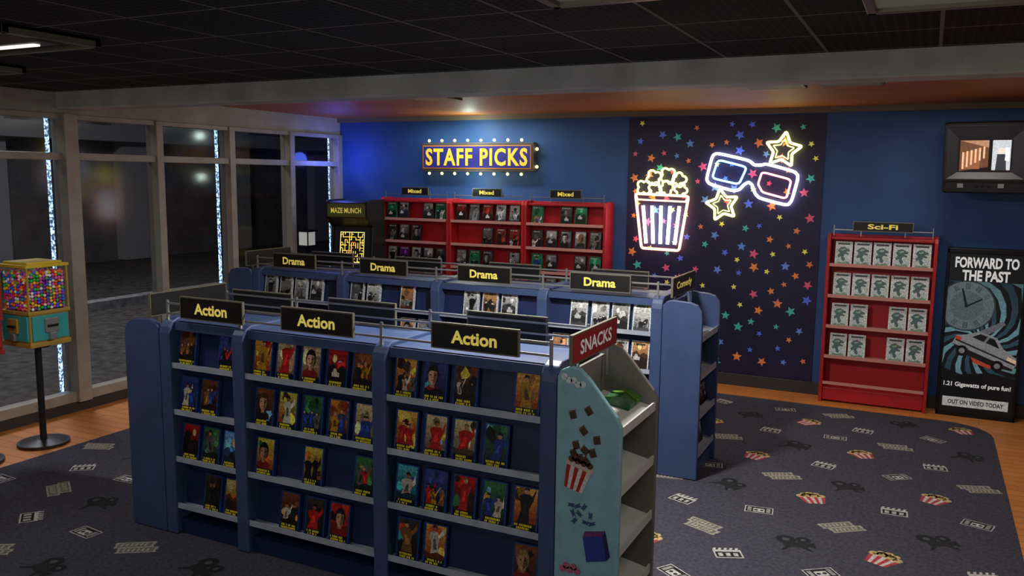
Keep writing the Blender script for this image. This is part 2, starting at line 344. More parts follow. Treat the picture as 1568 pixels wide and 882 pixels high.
            P([(hc[0]-hw,hc[1]+.01),(hc[0]-hw*.8,hc[1]+hw*.75),(hc[0],hc[1]+hw*.95),(hc[0]+hw*.9,hc[1]+hw*.6),(hc[0]+hw,hc[1]),(hc[0]+hw*.3,hc[1]+hw*.3)],hc4,7+q)
            P([(cx-wd*.3,by+hh*.3),(cx+wd*.3,by+hh*.35),(cx+ln+wd*.15,by+hh*.75),(cx+ln-wd*.2,by+hh*.7)],dk(colf,1.6) if sum(colf)<1 else dk(colf,.5),6+q)
    if rng.random()<.4:
        P([(x0,y0),(x1,y0),(x1,y0+.1),(.6,y0+.16),(.3,y0+.09),(x0,y0+.14)],dk(B,.6),8.5)
    tc_=(1,.92,.15) if style=='action' else ((.1,.1,.1) if style=='drama' else (.9,.9,.85))
    rows=[(.105,.052),(.035,.052)] if style=='action' else [(.85,.07)]
    for ry,rh in rows:
        x=.1+rng.uniform(0,.12);end=.9-rng.uniform(0,.25)
        while x<end:
            lw=rng.uniform(.035,.055);P(rect(x,ry,x+lw,ry+rh),tc_,9.5);x+=lw+.018+(.05 if rng.random()<.2 else 0)
# ------------------------------------------------------------ gondola display shelf
ROWS=[1.148,.836,.516,.195]
D=.65
POST=[(0,0),(0,1.36),(.01,1.40),(.035,1.435),(.08,1.455),(D-.08,1.455),(D-.035,1.435),(D-.01,1.40),(D,1.36),(D,0)]
CAPP_SN=[(0,0),(0,1.39),(.02,1.43),(.07,1.455),(.12,1.445),(.17,1.40),(.32,1.22),(.345,1.17),(.345,0)]
CAPP_BL=[(0,0),(0,1.39),(.03,1.425),(.08,1.44),(.22,1.43),(.28,1.41),(.315,1.36),(.32,1.3),(.32,0)]
def sign(par,s,cx,y,z0,w=.53,h=.145,face=-1,tw=.52):
    b=MB();b.box(cx-w/2,cx+w/2,y-.009,y+.009,z0,z0+h,M['signedge'])
    for q in(-1,1): b.box(cx-w/2+.008,cx+w/2-.008,y+q*.009-.0015,y+q*.009+.0015,z0+.008,z0+h-.008,M['black'])
    b.build('sign_board',par)
    if s:
        text(s,w*tw,h*.5,M['ytext'],par,(cx,y+face*.012,z0+h*.5),(math.pi/2,0,0 if face<0 else math.pi),bold=.03,name='sign_lettering')
def gondola(name,xs,y,genre,fill,style,seed,shift):
    e=empty(name,(0,y,.007));rng=R(seed)
    fr=MB();cv=MB()
    for i,x in enumerate(xs):
        fr.prism(POST,x-.04,x+.052,M['blue'])
    fr.build('divider_panels',e,bevel=.008)
    co=MB();x0,x1=xs[0],xs[-1]
    co.box(x0,x1,.17,D-.17,.02,1.4,M['navy']);co.box(x0,x1,.06,D-.06,1.40,1.43,M['blue'])
    co.box(x0,x1,.05,.09,1.375,1.43,M['blue']);co.box(x0,x1,D-.09,D-.05,1.375,1.43,M['blue'])
    co.box(x0,x1,.04,D-.04,0,.1,M['navy'])
    tops=[1.39]+[r-.02 for r in ROWS[:-1]]
    for r,t in zip(ROWS,tops):
        co.prism([(.085,r),(.125,t),(.18,t),(.18,r)],x0,x1,M['navy'])
        co.prism([(D-.085,r),(D-.125,t),(D-.18,t),(D-.18,r)],x0,x1,M['navy'])
    co.build('back_core',e)
    lg=MB()
    for r in ROWS:
        for a in(0,1):
            f_=lambda p:p if a==0 else D-p
            lg.prism([(f_(.015),r+.018),(f_(.015),r-.018),(f_(.13),r-.018),(f_(.13),r),(f_(.022),r),(f_(.022),r+.018)],x0,x1,M['ledge'])
    lg.build('ledges',e)
    for u in range(len(xs)-1):
        a,b=xs[u]+.06,xs[u+1]-.045
        n=5 if b-a>.8 else 3
        pitch=(b-a)/n
        for ri,r in enumerate(ROWS):
            pat=fill[u][ri]
            for k in range(n):
                if pat[k]!='1': continue
                cx=a+pitch*(k+.5)+rng.uniform(-.006,.006)
                tl=math.radians(9)
                cover(cv,(cx-.076,.045,r+.002),(1,0,0),(0,math.sin(tl),math.cos(tl)),(0,-math.cos(tl),math.sin(tl)),.152,.236,style,rng)
            for k in range(n):
                if rng.random()<.75:
                    cx=a+pitch*(k+.5);tl=math.radians(9)
                    cover(cv,(cx+.074,D-.045,r+.002),(-1,0,0),(0,-math.sin(tl),math.cos(tl)),(0,math.cos(tl),math.sin(tl)),.148,.228,style,rng)
        c=(xs[u]+xs[u+1])/2
        sign(e,genre,c+shift[u],.02,1.465);sign(e,genre,c,D-.07,1.44,face=1)
    cv.build('video_cases',e,recalc=False)
    rl=MB()
    for yy in(.045,D-.085):
        for z in(1.485,1.55): rl.box(x0,x1,yy-.005,yy+.005,z-.006,z+.006,M['rail'])
        for x in xs: rl.box(x-.008,x+.008,yy-.006,yy+.006,1.40,1.57,M['rail'])
    rl.build('sign_rails',e)
    return e
def endcap(name,x,y,side,panel,inner,snacks=False,txt='Drama'):
    e=empty(name,(x,y,.007))
    pr=[(side*a,b) for a,b in (CAPP_SN if snacks else CAPP_BL)];XE=.33 if snacks else .305
    m=MB();m.prism(pr,0,.035,panel,'y');m.prism(pr,D-.035,D,inner,'y');m.build('side_panels',e,bevel=.006)
    m=MB();X=lambda a,b:(min(side*a,side*b),max(side*a,side*b))
    m.box(*X(.01,.03),.035,D-.035,0,1.4,inner)
    m.box(*X(.03,.29),.035,D-.035,0,.09,inner)
    for r in(1.13,.82,.5,.18):
        m.prism([(side*.03,r+.06),(side*XE,r),(side*XE,r-.02),(side*.03,r+.035)],.035,D-.035,M['white'] if snacks else M['ledge'],'y')
        m.box(*X(XE-.005,XE+.005),.035,D-.035,r-.02,r+.03,M['white'] if snacks else M['ledge'])
    m.build('shelves',e)
    m=MB()
    bd=M['redsign'] if snacks else M['black']
    m.box(-.009+side*.07,.009+side*.07,.0,D+.02,1.455,1.61,M['signedge']);m.box(-.011+side*.07,.011+side*.07,.008,D+.012,1.463,1.602,bd)
    for yy in(.1,D-.1): m.box(-.006+side*.07,.006+side*.07,yy-.008,yy+.008,1.3,1.46,M['rail'])
    m.build('sign_board',e)
    if side>0: text('SNACKS' if snacks else txt,D*.72,.075,M['whitetext'] if snacks else M['ytext'],e,(.083,D/2+.01,1.532),(math.pi/2,0,math.pi/2),bold=.02,name='sign_lettering')
    rng=R(9);m=MB()
    for r in(1.13,.82,.5,.18):
        for i in range(5):
            if not snacks:
                if rng.random()<.6:
                    yy=.06+i*.11
                    ux=(0,1,0) if side>0 else (0,-1,0);tl=.2
                    cover(m,(side*.25,yy if side>0 else yy+.1,r+.02),ux,(-side*math.sin(tl),0,math.cos(tl)),(side*math.cos(tl),0,math.sin(tl)),.1,.17,'mixed',rng)
            elif (r>1 and i in(3,4)) or (r<1 and i==0 and r>.7):
                yy=.07+i*.11;c=s2l(rng.choice(((.15,.42,.15),(.08,.35,.12),(.3,.5,.15))))
                m.prism([(.1,r+.052),(.25,r+.02),(.26,r+.05),(.2,r+.09),(.11,r+.08)],yy,yy+.085,M['print'],'y',c)
    m.build('goods',e)
    if snacks:
        d=MB()
        def Q(pts,col,l=0): d.add([(a,-.001-.0006*l,b) for a,b in pts],[tuple(range(len(pts)))],M['vinyl'],s2l(col))
        def rot(pts,c,a,s=1): 
            return [(c[0]+s*(x*math.cos(a)-z*math.sin(a)),c[1]+s*(x*math.sin(a)+z*math.cos(a))) for x,z in pts]
        sq=rect(-.018,-.018,.018,.018)
        for cx,cz,a in((.09,1.205,.3),(.175,1.235,.6),(.22,1.09,.2),(.15,1.13,.7),(.11,1.05,.3),(.16,1.03,.9),(.2,1.02,.4),(.13,.985,.1),(.165,.975,.7),(.1,1.005,.5)):
            Q(rot(sq,(cx,cz),a),(.27,.17,.12),1);Q(rot([(-.018,.018),(.018,.018),(.024,.026),(-.012,.026)],(cx,cz),a),(.42,.28,.2),1)
        bc=(.115,.885)
        for i in range(6):
            t0,t1=i/6,(i+1)/6
            Q(rot([(-.05+.1*t0,-.07),(-.05+.1*t1,-.07),(-.07+.14*t1,.06),(-.07+.14*t0,.06)],bc,-.25),(.7,.1,.1) if i%2==0 else (.85,.85,.82),2)
        Q(rot([(-.075,.05),(.075,.05),(.078,.075),(-.078,.075)],bc,-.25),(.8,.75,.7),3)
        for i in range(7): Q(rot(circ(-.05+.017*i,.085+.01*(i%2),.018,7),bc,-.25),(.35,.2,.12),4)
        for i in range(9):
            cx,cz=.09+.035*(i%4)+.01*(i//4),.735-.04*(i//3)
            Q(rot([(-.022,.008),(-.012,0),(-.022,-.008),(0,-.009),(.022,-.012),(.012,0),(.022,.01),(0,.009)],(cx,cz),.5*i),(.2,.3,.5),2)
        Q(rot([(-.06,-.07),(.05,-.07),(.06,.06),(-.05,.06)],(.22,.53),.25),(.16,.25,.6),2);Q(rot([(-.05,.06),(.06,.06),(.08,.085),(-.03,.09)],(.22,.53),.25),(.45,.2,.45),3)
        Q(rot([(.05,-.07),(.06,.06),(.08,.085),(.075,-.05)],(.22,.53),.25),(.1,.12,.35),3)
        for i in range(5): Q(rot(circ(0,0,.02,7),(.05+.02*i,.385+.02*(i%2)),0),(.75,.4,.5),2)
        for i in range(5): Q(circ(.04+.025*i,1.40-.008*i-(.01*(i%2)),.018,8),(.85,.9,.92),1)
        d.build('candy_graphics',e,recalc=False)
    return e
gondola('video_display_shelf',[-4.40,-3.775,-2.72,-1.675],3.83,'Action',
  [['101','110','111','011'],['11111','11111','10101','01110'],['11101','11110','11111','11001']],'action',12,[.10,.09,.09])
gondola('video_display_shelf',[-6.07,-5.01,-3.955,-2.895,-1.89],6.45,'Drama',
  [['11110','10110','11011','01101'],['11010','11011','11011','01101'],['01110','11011','11011','01101'],['01111','11011','11101','10101']],'drama',21,[-.03,-.03,-.025,.02])
endcap('snack_display_rack',-1.62,3.83,1,M['teal'],M['tan'],True)
endcap('endcap_video_rack',-4.445,3.83,-1,M['blue'],M['blue'],txt='')
endcap('endcap_video_rack',-1.835,6.45,1,M['blue'],M['blue'],txt='Comedy')
endcap('endcap_video_rack',-6.115,6.45,-1,M['blue'],M['blue'],txt='')
# ------------------------------------------------------------ red wall shelves
def wallshelf(x0,x1,H,rows,label,style,seed,prob,lw,n=5,pats=None):
    y=YB-.30
    e=empty('wall_video_shelf',(x0,y,0));W=x1-x0;rng=R(seed);m=MB()
    side=[(0,0),(0,H-.06),(.02,H-.015),(.06,H),(.28,H),(.28,0)]
    for a in(0,W-.035): m.prism(side,a,a+.035,M['red'])
    m.box(.035,W-.035,.2,.28,.0,H-.01,M['redback']);m.box(.035,W-.035,.04,.28,H-.06,H-.03,M['red'])
    m.box(.035,W-.035,.03,.2,.02,.16,M['red'])
    m.build('cabinet',e,bevel=.006)
    lg=MB();cv=MB()
    for r in rows:
        lg.prism([(.0,r+.02),(.0,r-.015),(.2,r-.015),(.2,r),(.01,r),(.01,r+.02)],.035,W-.035,M['redledge'])
    lg.box(.035,W-.035,0,.02,.2,.23,M['redledge']);lg.build('ledges',e)
    a,b=.06,W-.06;p=(b-a)/n
    for ri,r in enumerate(rows):
        for k in range(n):
            ok=(pats[ri][k]=='1') if pats else rng.random()<prob
            if not ok: continue
            st=style
            if style=='mixed' and rng.random()<.12: st='green'
            cx=a+p*(k+.5);tl=.14
            cover(cv,(cx-.075,.05,r+.002),(1,0,0),(0,math.sin(tl),math.cos(tl)),(0,-math.cos(tl),math.sin(tl)),.155 if style!='scifi' else .17,.23 if style!='scifi' else .25,st,rng)
    cv.build('video_cases',e,recalc=False)
    sign(e,label,W/2,.05,H+.035,w=lw,h=.105,tw=.5)
    rl=MB();rl.box(.05,W-.05,.07,.076,H+.04,H+.05,M['rail'])
    for q in(.05,W*.3,W*.7,W-.06): rl.box(q,q+.008,.07,.078,H-.02,H+.09,M['rail'])
    rl.build('sign_rails',e)
rr=[1.81,1.51,1.21,.91,.61,.31]
wallshelf(-6.70,-5.622,2.10,rr,'Mixed','mixed',31,.75,.42)
wallshelf(-5.618,-4.532,2.10,rr,'Mixed','mixed',32,.75,.42)
wallshelf(-4.528,-3.44,2.10,rr,'Mixed','mixed',37,.8,.42)
wallshelf(-.94,.12,1.83,[1.50,1.165,.835,.505],'Sci-Fi','scifi',34,1,.58,pats=['11111','11111','11011','11011'])
# ------------------------------------------------------------ star mural
mu=empty('star_mural',(0,YB-.003,0));MX0,MX1,MZ0,MZ1=-3.28,-1.05,.145,3.11
mm=mat('mural_navy',rgb(24,20,64),.55,noise=.3,nscale=2)
m=MB();m.box(MX0,MX1,-.01,0,MZ0,MZ1,mm);m.build('panel',mu)
rng=R(77);pl=[];m=MB()
cols=[(.9,.35,.5),(.95,.55,.25),(.28,.72,.7),(.35,.45,.95),(.95,.95,.4),(.9,.5,.3),(.4,.55,.9)]
tries=0
while len(pl)<150 and tries<12000:
    tries+=1
    x,z=rng.uniform(MX0+.07,MX1-.07),rng.uniform(MZ0+.07,MZ1-.07)
    if all((x-a)**2+(z-b)**2>.15**2 for a,b in pl):
        pl.append((x,z));c=rng.choice(cols);r=rng.choice((.036,.045,.055,.06))
        if c==cols[4]: r=.036
        pts=star_pts(x,z,r,.45,rng.uniform(0,1.2))
        m.add([(x,-.0115,z)]+[(a,-.0115,b) for a,b in pts],[(0,1+i,1+(i+1)%10) for i in range(10)],M['muralstar'],s2l(c))
m.build('printed_stars',mu,recalc=False)
# ------------------------------------------------------------ neon
neony=emit('neon_yellow',(1,.9,.2),5);neonw=emit('neon_white',(.85,.88,1),7.5);neonp=emit('neon_coral',(1,.36,.2),5)
neonb=emit('neon_blue',(.2,.5,1),5);neonr=emit('neon_red',(1,.27,.27),4.2);neonpw=emit('neon_pale_pink',(1,.72,.64),6.5)
yn=YB-.065
def brackets(e,pts):
    m=MB()
    for x,z in pts: m.cyl((x,z),.006,0,.048,M['dark'],8,axis='y')
    m.build('standoffs',e)
e=empty('neon_popcorn_sign',(-2.84,yn,1.9))
P3=lambda l:[(a,0,b) for a,b in l]
tube('bucket_outline',P3(roundpoly([(-.225,-.34),(.235,-.35),(.325,.29),(-.32,.31)],.06)),.016,neonp,e,True)
tube('bucket_rim',P3([(-.32,.31),(-.29,.24),(.29,.225),(.325,.29)]),.012,neonp,e)
for i,t in enumerate((.12,.31,.5,.69,.88)):
    xb,xt=-.225+.46*t,-.29+.58*t
    tube('stripe',P3([(xb,-.28),(xt,.17)]),.02,neonpw if i in(0,4) else neonw,e)
def kern(cx,cz,r,k,ph):
    pts=[]
    for i in range(40):
        a=2*math.pi*i/40;rad=r*(.78+.42*abs(math.sin(k*a/2+ph)));pts.append((cx+rad*math.cos(a),0,cz+rad*math.sin(a)))
    return pts
for cx,cz,r,k,ph in((-.22,.385,.075,4,0),(-.10,.50,.078,4,.6),(.07,.53,.078,4,.2),(.06,.38,.072,4,1),(.21,.48,.07,4,1.4),(.23,.365,.065,4,2),(-.08,.37,.066,4,2.2)):
    tube('kernel',kern(cx,cz,r,k,ph),.012,neony,e,True)
brackets(e,[(-.3,.3),(.3,.28),(-.2,-.33),(.2,-.33)])
def px(l): return [((x-1153)*.0073,0,-(y-273)*.0075) for x,y in l]
def rpx(l,r=.18): return [(a,0,b) for a,b in roundpoly([(p[0],p[2]) for p in px(l)],r)]
e=empty('neon_glasses_sign',(-1.82,yn,2.41))
tube('frame_outline',rpx([(1100,236),(1150,247),(1158,254),(1168,254),(1176,252),(1218,263),(1224,270),(1216,306),(1210,313),(1168,303),(1161,296),(1156,283),(1150,279),(1143,284),(1137,291),(1128,293),(1090,283),(1085,276),(1093,240)],.3),.016,neonw,e,True)
tube('blue_lens',rpx([(1102,246),(1147,257),(1136,283),(1094,274)]),.012,neonb,e,True)
tube('red_lens',rpx([(1170,264),(1214,275),(1208,303),(1172,294),(1165,282)]),.012,neonr,e,True)
brackets(e,[(-.4,.2),(.4,0),(-.3,-.1),(.3,-.22)])
for o,rt,sz_ in(((-1.48,2.72),.12,.2),((-2.12,2.10),-.2,.19)):
    e=empty('neon_star_sign',(o[0],yn,o[1]))
    tube('outer_star',P3(roundpoly(star_pts(0,0,sz_,.52,rt),.15)),.015,neony,e,True)
    tube('inner_star',P3(roundpoly(star_pts(0,0,sz_*.6,.52,rt),.15)),.006,neony,e,True)
    brackets(e,[(0,.08),(-.07,-.07),(.07,-.07)])
# ------------------------------------------------------------ staff picks
e=empty('staff_picks_sign',(-5.31,YB-.1,2.64))
m=MB();W,Hh=.83,.185
m.box(-W,W,-.03,.08,-Hh,Hh,mat('sign_frame_dark',rgb(80,72,68),.5));m.build('frame',e,bevel=.01)
m=MB();m.box(-W+.035,W-.035,-.04,-.03,-Hh+.035,Hh-.035,mat('sign_orange_border',rgb(205,125,40),.5,emis=rgb(205,120,30),es=.25))
m.box(-W+.047,W-.047,-.045,-.03,-Hh+.047,Hh-.047,mat('sign_purple_face',rgb(38,34,105),.5,emis=rgb(38,34,120),es=.3));m.build('face',e)
text('STAFF PICKS',1.5,.225,mat('sign_gold_text',rgb(240,175,50),.5,emis=rgb(240,165,30),es=.8),e,(0,-.047,0),bold=.028,spacing=1.15)
bulb=emit('bulb_warm',(1,.86,.2),5)
bm=bmesh.new()
for i in range(8):
    for z in(Hh+.03,-Hh-.03): bmesh.ops.create_icosphere(bm,subdivisions=2,radius=.019,matrix=Matrix.Translation((-.72+i*.195,-.0,z)))
for z in(.1,-.12): bmesh.ops.create_icosphere(bm,subdivisions=2,radius=.02,matrix=Matrix.Translation((W+.03,0,z)))
me=bpy.data.meshes.new('bulbs');bm.to_mesh(me);bm.free();me.materials.append(bulb);o=bpy.data.objects.new('bulbs',me);sc.collection.objects.link(o);o.parent=e
# ------------------------------------------------------------ movie poster light box
e=empty('movie_poster_stand',(.565,YB-.22,0))
m=MB();PW,PH=.355,1.73
m.box(-PW,PW,0,.16,0,PH,M['plastic']);m.box(-PW,PW,-.02,0,PH-.05,PH,M['dark']);m.box(-PW,PW,-.02,0,0,.06,M['dark'])
m.box(-PW,-PW+.025,-.02,0,0,PH,M['dark']);m.box(PW-.025,PW,-.02,0,0,PH,M['dark']);m.build('cabinet',e,bevel=.006)
pm=printed('poster_ink',.4,.25,noise=.18);m=MB()
def Q(pts,col,l=0): m.add([(a,-.002-.0007*l,b) for a,b in pts],[tuple(range(len(pts)))],pm,s2l(col))
Q(rect(-.33,.06,.33,1.68),(.05,.08,.1),0)
cx,cz=.0,.8
def clip(x,z): return (max(-.33,min(.33,x)),max(.42,min(1.4,z)))
for i in range(20):
    a=2*math.pi*i/20;inner=[];outer=[]
    for t in range(9): rr_=.04+t*.1;aa=a+t*.2;inner.append(clip(cx+rr_*math.cos(aa),cz+rr_*math.sin(aa)));aa+=.17;outer.append(clip(cx+rr_*math.cos(aa),cz+rr_*math.sin(aa)))
    for t in range(8):
        k=.55+.45*(1-t/8)
        Q([inner[t],inner[t+1],outer[t+1],outer[t]],tuple(k*c for c in((.5,.72,.76) if i%2 else (.2,.36,.42))),1)
def ck(cx_,cz_,r): return [clip(cx_+r*math.cos(2*math.pi*i/36),cz_+r*math.sin(2*math.pi*i/36)) for i in range(36)]
Q(ck(-.15,1.15,.26),(.2,.26,.28),2);Q(ck(-.15,1.15,.245),(.42,.5,.52),3);Q(ck(-.15,1.15,.15),(.36,.44,.46),3.5)
for i in range(12):
    a=math.pi*i/6;x,z=-.15+.2*math.cos(a),1.15+.2*math.sin(a)
    if x>-.3: 
        for d in(-.015,0,.015): 
            u,v=math.cos(a),math.sin(a);Q([(x-u*.03-v*d-.003,z-v*.03+u*d),(x-u*.03-v*d+.003,z-v*.03+u*d),(x+u*.03-v*d+.003,z+v*.03+u*d),(x+u*.03-v*d-.003,z+v*.03+u*d)],(.1,.14,.16),4)
Q([(-.155,1.15),(-.14,1.14),(-.01,1.22),(-.015,1.235)],(.08,.1,.12),4);Q([(-.16,1.14),(-.14,1.15),(-.19,1.33),(-.205,1.32)],(.08,.1,.12),4)
Q(circ(-.15,1.15,.018),(.08,.1,.12),5)
def C(l): 
    a=-.38;return [(.05+1.12*(x*math.cos(a)-z*math.sin(a)),.70+1.12*(x*math.sin(a)+z*math.cos(a))) for x,z in l]
Q(C([(-.27,-.05),(-.27,.03),(-.2,.07),(-.12,.14),(.03,.15),(.12,.08),(.24,.05),(.27,.0),(.26,-.07),(.1,-.1),(-.15,-.1)]),(.58,.6,.62),5)
Q(C([(-.15,.07),(-.1,.125),(.02,.13),(.09,.07)]),(.07,.09,.12),6);Q(C([(-.05,.07),(-.04,.13),(-.02,.13),(-.03,.07)]),(.5,.52,.54),6.5)
Q(C([(-.27,-.05),(.26,-.05),(.26,-.07),(.1,-.1),(-.15,-.1)]),(.1,.1,.12),6);Q(C([(-.26,.0),(.26,.0),(.26,-.015),(-.26,-.015)]),(.15,.15,.17),6)
Q(C([(.18,.005),(.26,-.0),(.25,.03),(.18,.035)]),(1,.85,.7),7);Q(C([(-.27,.0),(-.22,.0),(-.22,.03),(-.27,.025)]),(.85,.25,.15),7)
for x in(-.17,.14): Q(C(circ(x,-.08,.05,14)),(.04,.04,.05),7);Q(C(circ(x,-.08,.025,12)),(.5,.52,.54),8)
Q(C([(-.16,.09),(.0,.3),(.04,.29),(-.08,.08)]),(.45,.47,.5),4.5);Q(C([(-.08,-.1),(.12,-.09),(.1,-.13),(-.04,-.14)]),(.75,.3,.2),4.5)
Q([(-.33,.06),(.33,.06),(.33,.44),(.1,.48),(-.15,.44),(-.33,.5)],(.03,.06,.09),4)
Q(rect(-.3,.1,.29,.2),(.8,.82,.82),6);m.build('poster_print',e,recalc=False)
wt=mat('poster_white_text',rgb(225,228,228),.5,emis=(1,1,1),es=.3)
text('FORWARD TO',.56,.11,wt,e,(0,-.008,1.59),bold=.035);text('THE PAST',.42,.11,wt,e,(0,-.008,1.46),bold=.035)
text('1.21 Gigawatts of pure fun!',.6,.06,wt,e,(0,-.008,.33),bold=.025)
text('OUT ON VIDEO TODAY',.5,.045,M['black'],e,(0,-.0085,.15),bold=.02)
# ------------------------------------------------------------ CRT television
e=empty('crt_television',(.46,9.2,2.62),rz=math.radians(-8),rx=math.radians(9))
m=MB();V=[]
for (a,b,y) in((.36,.33,-.03),(.37,.34,.02),(.36,.33,.14),(.25,.23,.42)):
    V+=[(-a,y,-b),(a,y,-b),(a,y,b),(-a,y,b)]
Fs=[(0,1,2,3),(15,14,13,12)]
for L in(0,4,8):
    for i in range(4): Fs.append((L+i,L+4+i,L+4+(i+1)%4,L+(i+1)%4))
tvm=mat('tv_casing',rgb(34,32,35),.5,noise=.1,spec=.3);tvb=mat('tv_bezel',rgb(48,46,50),.45)
m.add(V,Fs,tvm);m.build('casing',e,bevel=.02)
m=MB()
x0_,x1_,z0_,z1_=-.235,.215,-.13,.19
# sloped funnel bezel around the tube
for (a,b,c,d) in(((-.34,.31),(.34,.31),(x1_,z1_),(x0_,z1_)),((-.34,-.2),(-.34,.31),(x0_,z1_),(x0_,z0_)),((.34,.31),(.34,-.2),(x1_,z0_),(x1_,z1_)),((.34,-.2),(-.34,-.2),(x0_,z0_),(x1_,z0_))):
    m.add([(a[0],-.075,a[1]),(b[0],-.075,b[1]),(c[0],-.036,c[1]),(d[0],-.036,d[1])],[(0,1,2,3)],tvb)
for q in((-.345,.345,.305,.32),(-.345,.345,-.205,-.19)): m.box(q[0],q[1],-.08,-.03,q[2],q[3],tvm)
for q in((-.345,-.33),(.33,.345)): m.box(q[0],q[1],-.08,-.03,-.2,.31,tvm)
m.box(-.33,.33,-.06,-.03,-.315,-.205,M['plastic'])
for x in(-.2,.14): m.box(x-.025,x+.025,-.066,-.06,-.275,-.235,M['rail'])
for x in(-.06,-.01,.04): m.box(x-.012,x+.012,-.066,-.06,-.27,-.25,M['dark'])
m.build('bezel_and_buttons',e,recalc=False)
sm=printed('tv_screen_picture',.15,1.1,.1);m=MB()
def S(pts,col,l=0): m.add([(a,-.034-.0006*l,b) for a,b in pts],[tuple(range(len(pts)))],sm,s2l(col))
S(rect(x0_,z0_,x1_,z1_),(.1,.08,.08));S([(-.22,-.12),(.02,-.08),(.02,.17),(-.22,.17)],(.36,.24,.18),1);S([(-.22,.17),(.02,.1),(.02,.17)],(.6,.45,.35),2);S([(-.2,-.1),(-.05,-.1),(-.05,.1),(-.2,.05)],(.5,.32,.22),2)
for i in range(6): S(rect(-.2+i*.035,-.1+i*.02,-.185+i*.035,.06+i*.01),(.85,.65,.5),3)
S(rect(.05,-.11,.2,.17),(.68,.7,.72),1);S([(.08,-.11),(.17,-.11),(.16,.04),(.09,.04)],(.2,.2,.22),2);S(circ(.125,.07,.03),(.8,.75,.7),2);S(rect(.155,-.02,.19,.1),(.9,.92,.95),2)
m.build('screen',e,recalc=False)
m=MB();m.box(-.04,.04,.42,.58,.0,.06,M['dark']);m.box(-.12,.12,.50,.52,-.1,.2,M['dark']);m.build('wall_bracket',e)
# ------------------------------------------------------------ arcade cabinet
e=empty('arcade_machine',(-6.65,8.72,.007),rz=math.radians(14));e.scale=(.93,1,1.035)
m=MB();side=[(0,0),(0,.85),(-.12,.92),(-.12,1.0),(.12,1.12),(.2,1.66),(.02,1.76),(.0,1.98),(.08,2.0),(.6,2.0),(.64,1.5),(.64,0)]
for a in(-.31,.28): m.prism(side,a,a+.03,M['plastic'])
inn=[(.03,.02),(.03,.85),(-.08,.93),(-.08,.99),(.14,1.12),(.22,1.66),(.05,1.78),(.03,1.96),(.08,1.98),(.58,1.98),(.62,1.5),(.62,.02)]
m.prism(inn,-.28,.28,M['plastic']);m.build('cabinet',e,bevel=.006)
am=printed('arcade_glow',.3,1.3,.0);m=MB();rng=R(4)
def S3(pts,col,l=0):
    m.add([(a,.14+(b)*.148-.003-.0008*l,1.12+b) for a,b in pts],[tuple(range(len(pts)))],am,s2l(col))
S3(rect(-.26,.02,.26,.52),(.03,.03,.035))
for i in range(11):
    for j2 in range(11):
        x=-.175+i*.032;z=.1+j2*.034
        if rng.random()<.55: S3(rect(x,z,x+.032,z+.009),(.95,.75,.25) if (i-5)**2+(j2-5)**2>5 else (.9,.45,.2),1)
        if rng.random()<.5: S3(rect(x,z,x+.009,z+.034),(.95,.85,.4),1)
for k in(0,1): S3(rect(-.18,.09+k*.375,.18,.1+k*.375),(.8,.8,.5),2);S3(rect(-.18+k*.35,.09,-.17+k*.35,.47),(.8,.8,.5),2)
m.build('screen',e,recalc=False)
m=MB();m.box(-.27,.27,.0,.03,1.79,1.95,mat('marquee_panel',rgb(30,30,18),.4,emis=rgb(60,60,25),es=.5));m.build('marquee',e)
text('MAZE MUNCH',.44,.065,M['ytext'],e,(0,-.003,1.87),bold=.02)
m=MB();m.cyl((-.12,-.02),.012,1.02,1.1,M['rail'],10)
for x in(.0,.07,.14): m.cyl((x,-.01),.015,1.03,1.06,M['redsign'],12)
m.build('controls',e)
